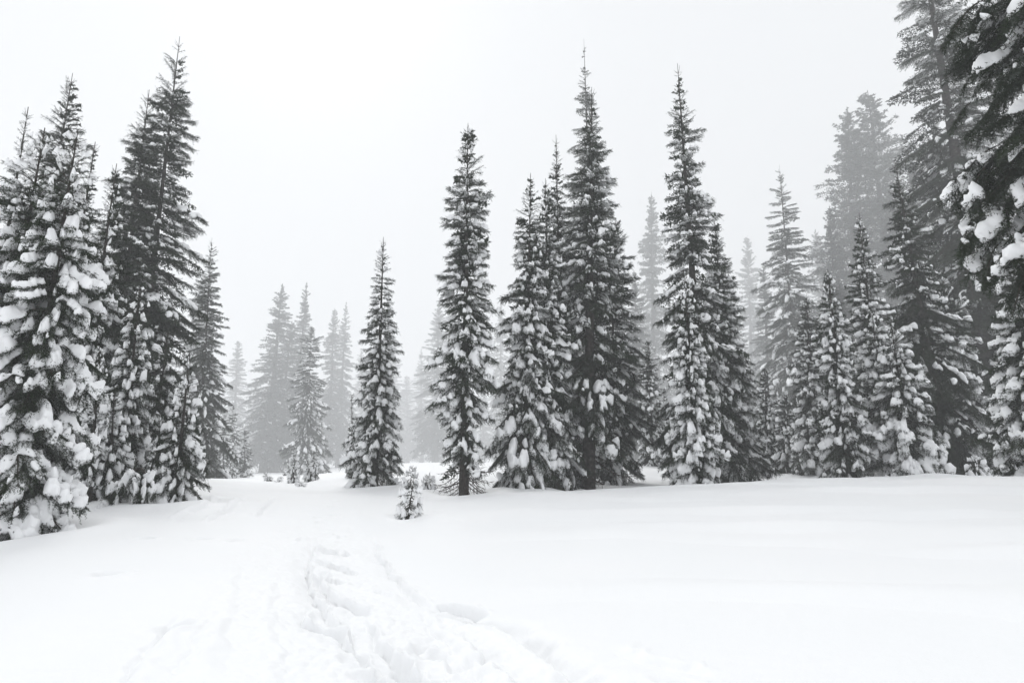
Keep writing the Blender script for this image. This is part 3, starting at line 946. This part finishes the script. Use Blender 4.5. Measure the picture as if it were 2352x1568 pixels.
tree('snowy_fir', 'lower right shoulder tree of the dark central clump', (1415, 500), (1398, 1092), 28, 80, p=.6, full=.6, skirt=.05, dens=1.12, snow=MED, seed=58, group=GC, dead=10)
# ---- right centre
far_tree('foggy_fir', 'pale fir between the central clump and the tall right spire', (1497, 440), (1500, 1060), 237.4, 76, 4)
tree('snowy_fir', 'small snowy fir in the gap right of the central clump', (1490, 780), (1492, 1062), 40, 36, p=.6, full=.6, skirt=.02, dens=1.12, snow=FULL, seed=61, group=GRR, maxn=200)
tree('snowy_fir', 'lower snowy fir squeezed beside the front tree of the right spire', (1526, 890), (1524, 1062), 42, 28, p=.6, full=.6, skirt=.02, dens=1.12, snow=FULL, seed=62, group=GRR, maxn=150)
tree('tall_fir', 'tallest and darkest spire right of the centre', (1556, 146), (1625, 1118), 24.6, 98, p=.76, full=.8, skirt=.05, dens=1.12, snow=(.8, 1.0, 1.25), seed=63, group=GRR, irregular=.32, stem=.013)
tree('tall_fir', 'dark tree tucked against the right side of the tallest right spire', (1640, 500), (1690, 1116), 27, 80, p=.72, full=.85, skirt=.06, dens=1.2, snow=(.78, 1.0, 1.2), seed=64, group=GRR, irregular=.3, dead=6)
tree('snowy_fir', 'narrow snow-covered fir standing in front of the tallest right spire', (1574, 640), (1600, 1116), 21, 62, p=.66, full=.8, skirt=.02, dens=1.2, snow=(.92, 1.6, 1.25), seed=65, group=GRR, topsnow=.8)
far_tree('foggy_fir', 'faint short fir right of the tallest right spire', (1716, 540), (1735, 1066), 311, 63, 0)
tree('hazy_fir', 'hazy fir with bulky middle to the right of the tallest right spire', (1790, 378), (1845, 1068), 84, 98, p=.8, full=.8, skirt=.04, dens=1.2, snow=(.7, 1, 1.1), seed=66, group=GRR, irregular=.4)
far_tree('foggy_fir', 'faint fir hidden behind the right shoulder of the bulky hazy fir', (1872, 525), (1925, 1070), 263.7, 69, 3)
tree('snowy_fir', 'narrow snowy fir before the right side of the bulky hazy fir', (1853, 672), (1868, 1076), 33, 50, p=.65, full=.7, skirt=.02, dens=1.15, snow=FULL, seed=67, group=GRR)
tree('snowy_fir', 'short snowy fir at the right foot of the tallest right spire', (1757, 842), (1764, 1074), 36, 30, p=.6, full=.6, skirt=.02, dens=1.2, snow=FULL, seed=68, group=GRR, maxn=180)
tree('snowy_fir', 'low snowy fir between the bulky hazy fir and its narrow neighbour', (1806, 905), (1806, 1074), 35, 30, p=.6, full=.6, skirt=.02, dens=1.2, snow=FULL, seed=69, group=GRR, maxn=150)
# ---- right cluster
tree('snowy_fir', 'bare-tipped narrow fir dotted with white caps, front left of the right group', (1901, 618), (1952, 1106), 22.6, 56, p=.66, full=.75, skirt=.02, dens=1.2, snow=(.92, 1.5, 1.25), seed=71, group=GRR, dead=4)
tree('snowy_fir', 'open-topped fir just right of the white-capped narrow fir', (1973, 488), (2036, 1106), 25, 74, p=.75, full=.85, skirt=.03, dens=1.05, snow=(.85, 1.4, 1.2), seed=72, group=GRR, dead=6)
far_tree('hazy_fir', 'huge hazy fir whose left tip is the lower of two', (1945, 244), (1985, 1080), 140.3, 150, 3)
far_tree('hazy_fir', 'huge hazy fir with the higher of two misty tips', (1992, 208), (2095, 1080), 135.7, 175, 0)
tree('dark_fir', 'dark sparse spire with long bare tip in front of the huge hazy firs', (2056, 372), (2182, 1108), 25.5, 128, p=.85, full=.95, skirt=.05, dens=1.12, snow=(.5, .7, 1.1), seed=73, group=GRR, irregular=.35, stem=.014, dead=8, pit=(25, -10, -40))
tree('snowy_fir', 'left of two low snowy firs at the front of the right group', (2001, 715), (2050, 1107), 23, 52, p=.6, full=.6, skirt=.02, dens=1.2, snow=(.92, 1.7, 1.25), seed=74, group=GRR)
tree('snowy_fir', 'right of two low snowy firs at the front, with long white-topped boughs', (2046, 738), (2098, 1107), 21.8, 78, p=.66, full=.85, skirt=.02, dens=1.2, snow=(.92, 1.7, 1.25), seed=75, group=GRR, dead=6)
tree('snowy_fir', 'snow-lumped fir between the dark sparse spire and the right edge', (2160, 640), (2222, 1100), 28, 80, p=.62, full=.6, skirt=.03, dens=1.2, snow=(.85, 1.4, 1.2), seed=76, group=GRR)
tree('hazy_fir', 'hazy fir with see-through top left of the big right edge tree', (2140, 262), (2262, 1078), 60, 92, p=.62, full=.6, skirt=.05, dens=.9, snow=MED, seed=77, group=GRR, irregular=.4)
tree('tall_fir', 'big grey tree rising out of the frame at the upper right', (2085, -330), (2311, 1086), 36, 165, p=.75, full=.85, skirt=.09, dens=1.15, snow=(.7, .7, 1.1), seed=78, group=GRR, irregular=.3, stem=.013, maxn=295, dead=10)
far_tree('hazy_fir', 'dim fir filling the forest behind the snow-lumped fir on the right', (2235, 430), (2300, 1078), 142.7, 101, 1)
far_tree('hazy_fir', 'dim fir in the gap near the right edge, behind the leaning trunk', (2330, 560), (2420, 1078), 124.1, 101, 0)
tree('snowy_fir', 'snowy fir low at the right edge of the photo', (2330, 520), (2392, 1112), 15.5, 100, p=.7, full=.8, skirt=.03, dens=1.15, snow=(.82, 1.1, 1.15), seed=79, group=GRR)
tree('near_fir', 'closest dark fir with big snow slabs, hanging in from the upper right edge', (2440, -700), (2640, 1200), 9.0, 325, p=.4, full=.4, skirt=.12, dens=1.15, snow=(.65, 1.3, 1.05), seed=83, group=GRR, irregular=.12, maxn=98, stem=.014, pit=(0, -22, -36), hmax=10.8, extra=2)
sapling('snow-buried bush between two trunks near the right edge', (2243, 1052), (2243, 1102), 20.5, 26, 81, dens=2.5)
sapling('tiny sprig beside the snow-buried bush near the right edge', (2273, 1086), (2275, 1102), 20.5, 10, 82, dens=3, snow=MED)

# ---- the misty second row on the right
EX = [('dim fir in the fog between the bulky hazy fir and the huge hazy firs', (1905, 470), (1940, 1070), 120, 70, 3),
      ('misty fir rising behind the dark sparse spire', (2085, 330), (2180, 1072), 105, 95, 4),
      ('misty fir seen through the branches right of the see-through hazy fir', (2205, 330), (2330, 1072), 100, 100, 2),
      ('pale low fir in the fog just left of the bulky hazy fir', (1752, 600), (1775, 1066), 150, 60, 1),
      ('pale fir low in the fog behind the right foot of the tallest right spire', (1690, 690), (1700, 1066), 140, 50, 5),
      ('pale fir in the gap right of the central clump, lower than its foggy neighbour', (1458, 620), (1464, 1064), 150, 50, 0),
      ('dim low fir behind the white-capped narrow fir', (1925, 640), (1975, 1072), 85, 70, 1),
      ('faint fir behind the greyish ragged fir of the left bank', (462, 640), (440, 1086), 170, 60, 3)]
for lab, tp, bs, dd, hw_, sd_ in EX:
    far_tree('misty_fir', lab, tp, bs, dd, hw_, sd_)


# ------------------------------------------------------------------ haze: one closed box of even air
bpy.ops.mesh.primitive_cube_add(size=2, location=(0, 0, 0))
hz = bpy.context.object
hz.name = 'haze'
zmin = float(GZ.min()) - 1.2
HT = 125.0
hz.scale = (900, 900, (HT - zmin) / 2)
hz.location = (0, 0, (HT + zmin) / 2)
hm = bpy.data.materials.new('haze'); hm.use_nodes = True
hn = hm.node_tree.nodes; hn.clear()
pv = hn.new('ShaderNodeVolumePrincipled')
pv.inputs['Color'].default_value = (0.985, 0.992, 1.0, 1)
pv.inputs['Density'].default_value = FOG
pv.inputs['Anisotropy'].default_value = 0.0
ho = hn.new('ShaderNodeOutputMaterial')
hm.node_tree.links.new(pv.outputs[0], ho.inputs['Volume'])
hz.data.materials.append(hm)
hz['kind'] = 'stuff'
hz['label'] = 'pale even fog filling the clearing and the forest'
print('trees', len(TREES), 'boughs/snow', STAT[:2], 'joined tris', sum(STAT[2:]))
for t_ in TREES: print(t_)
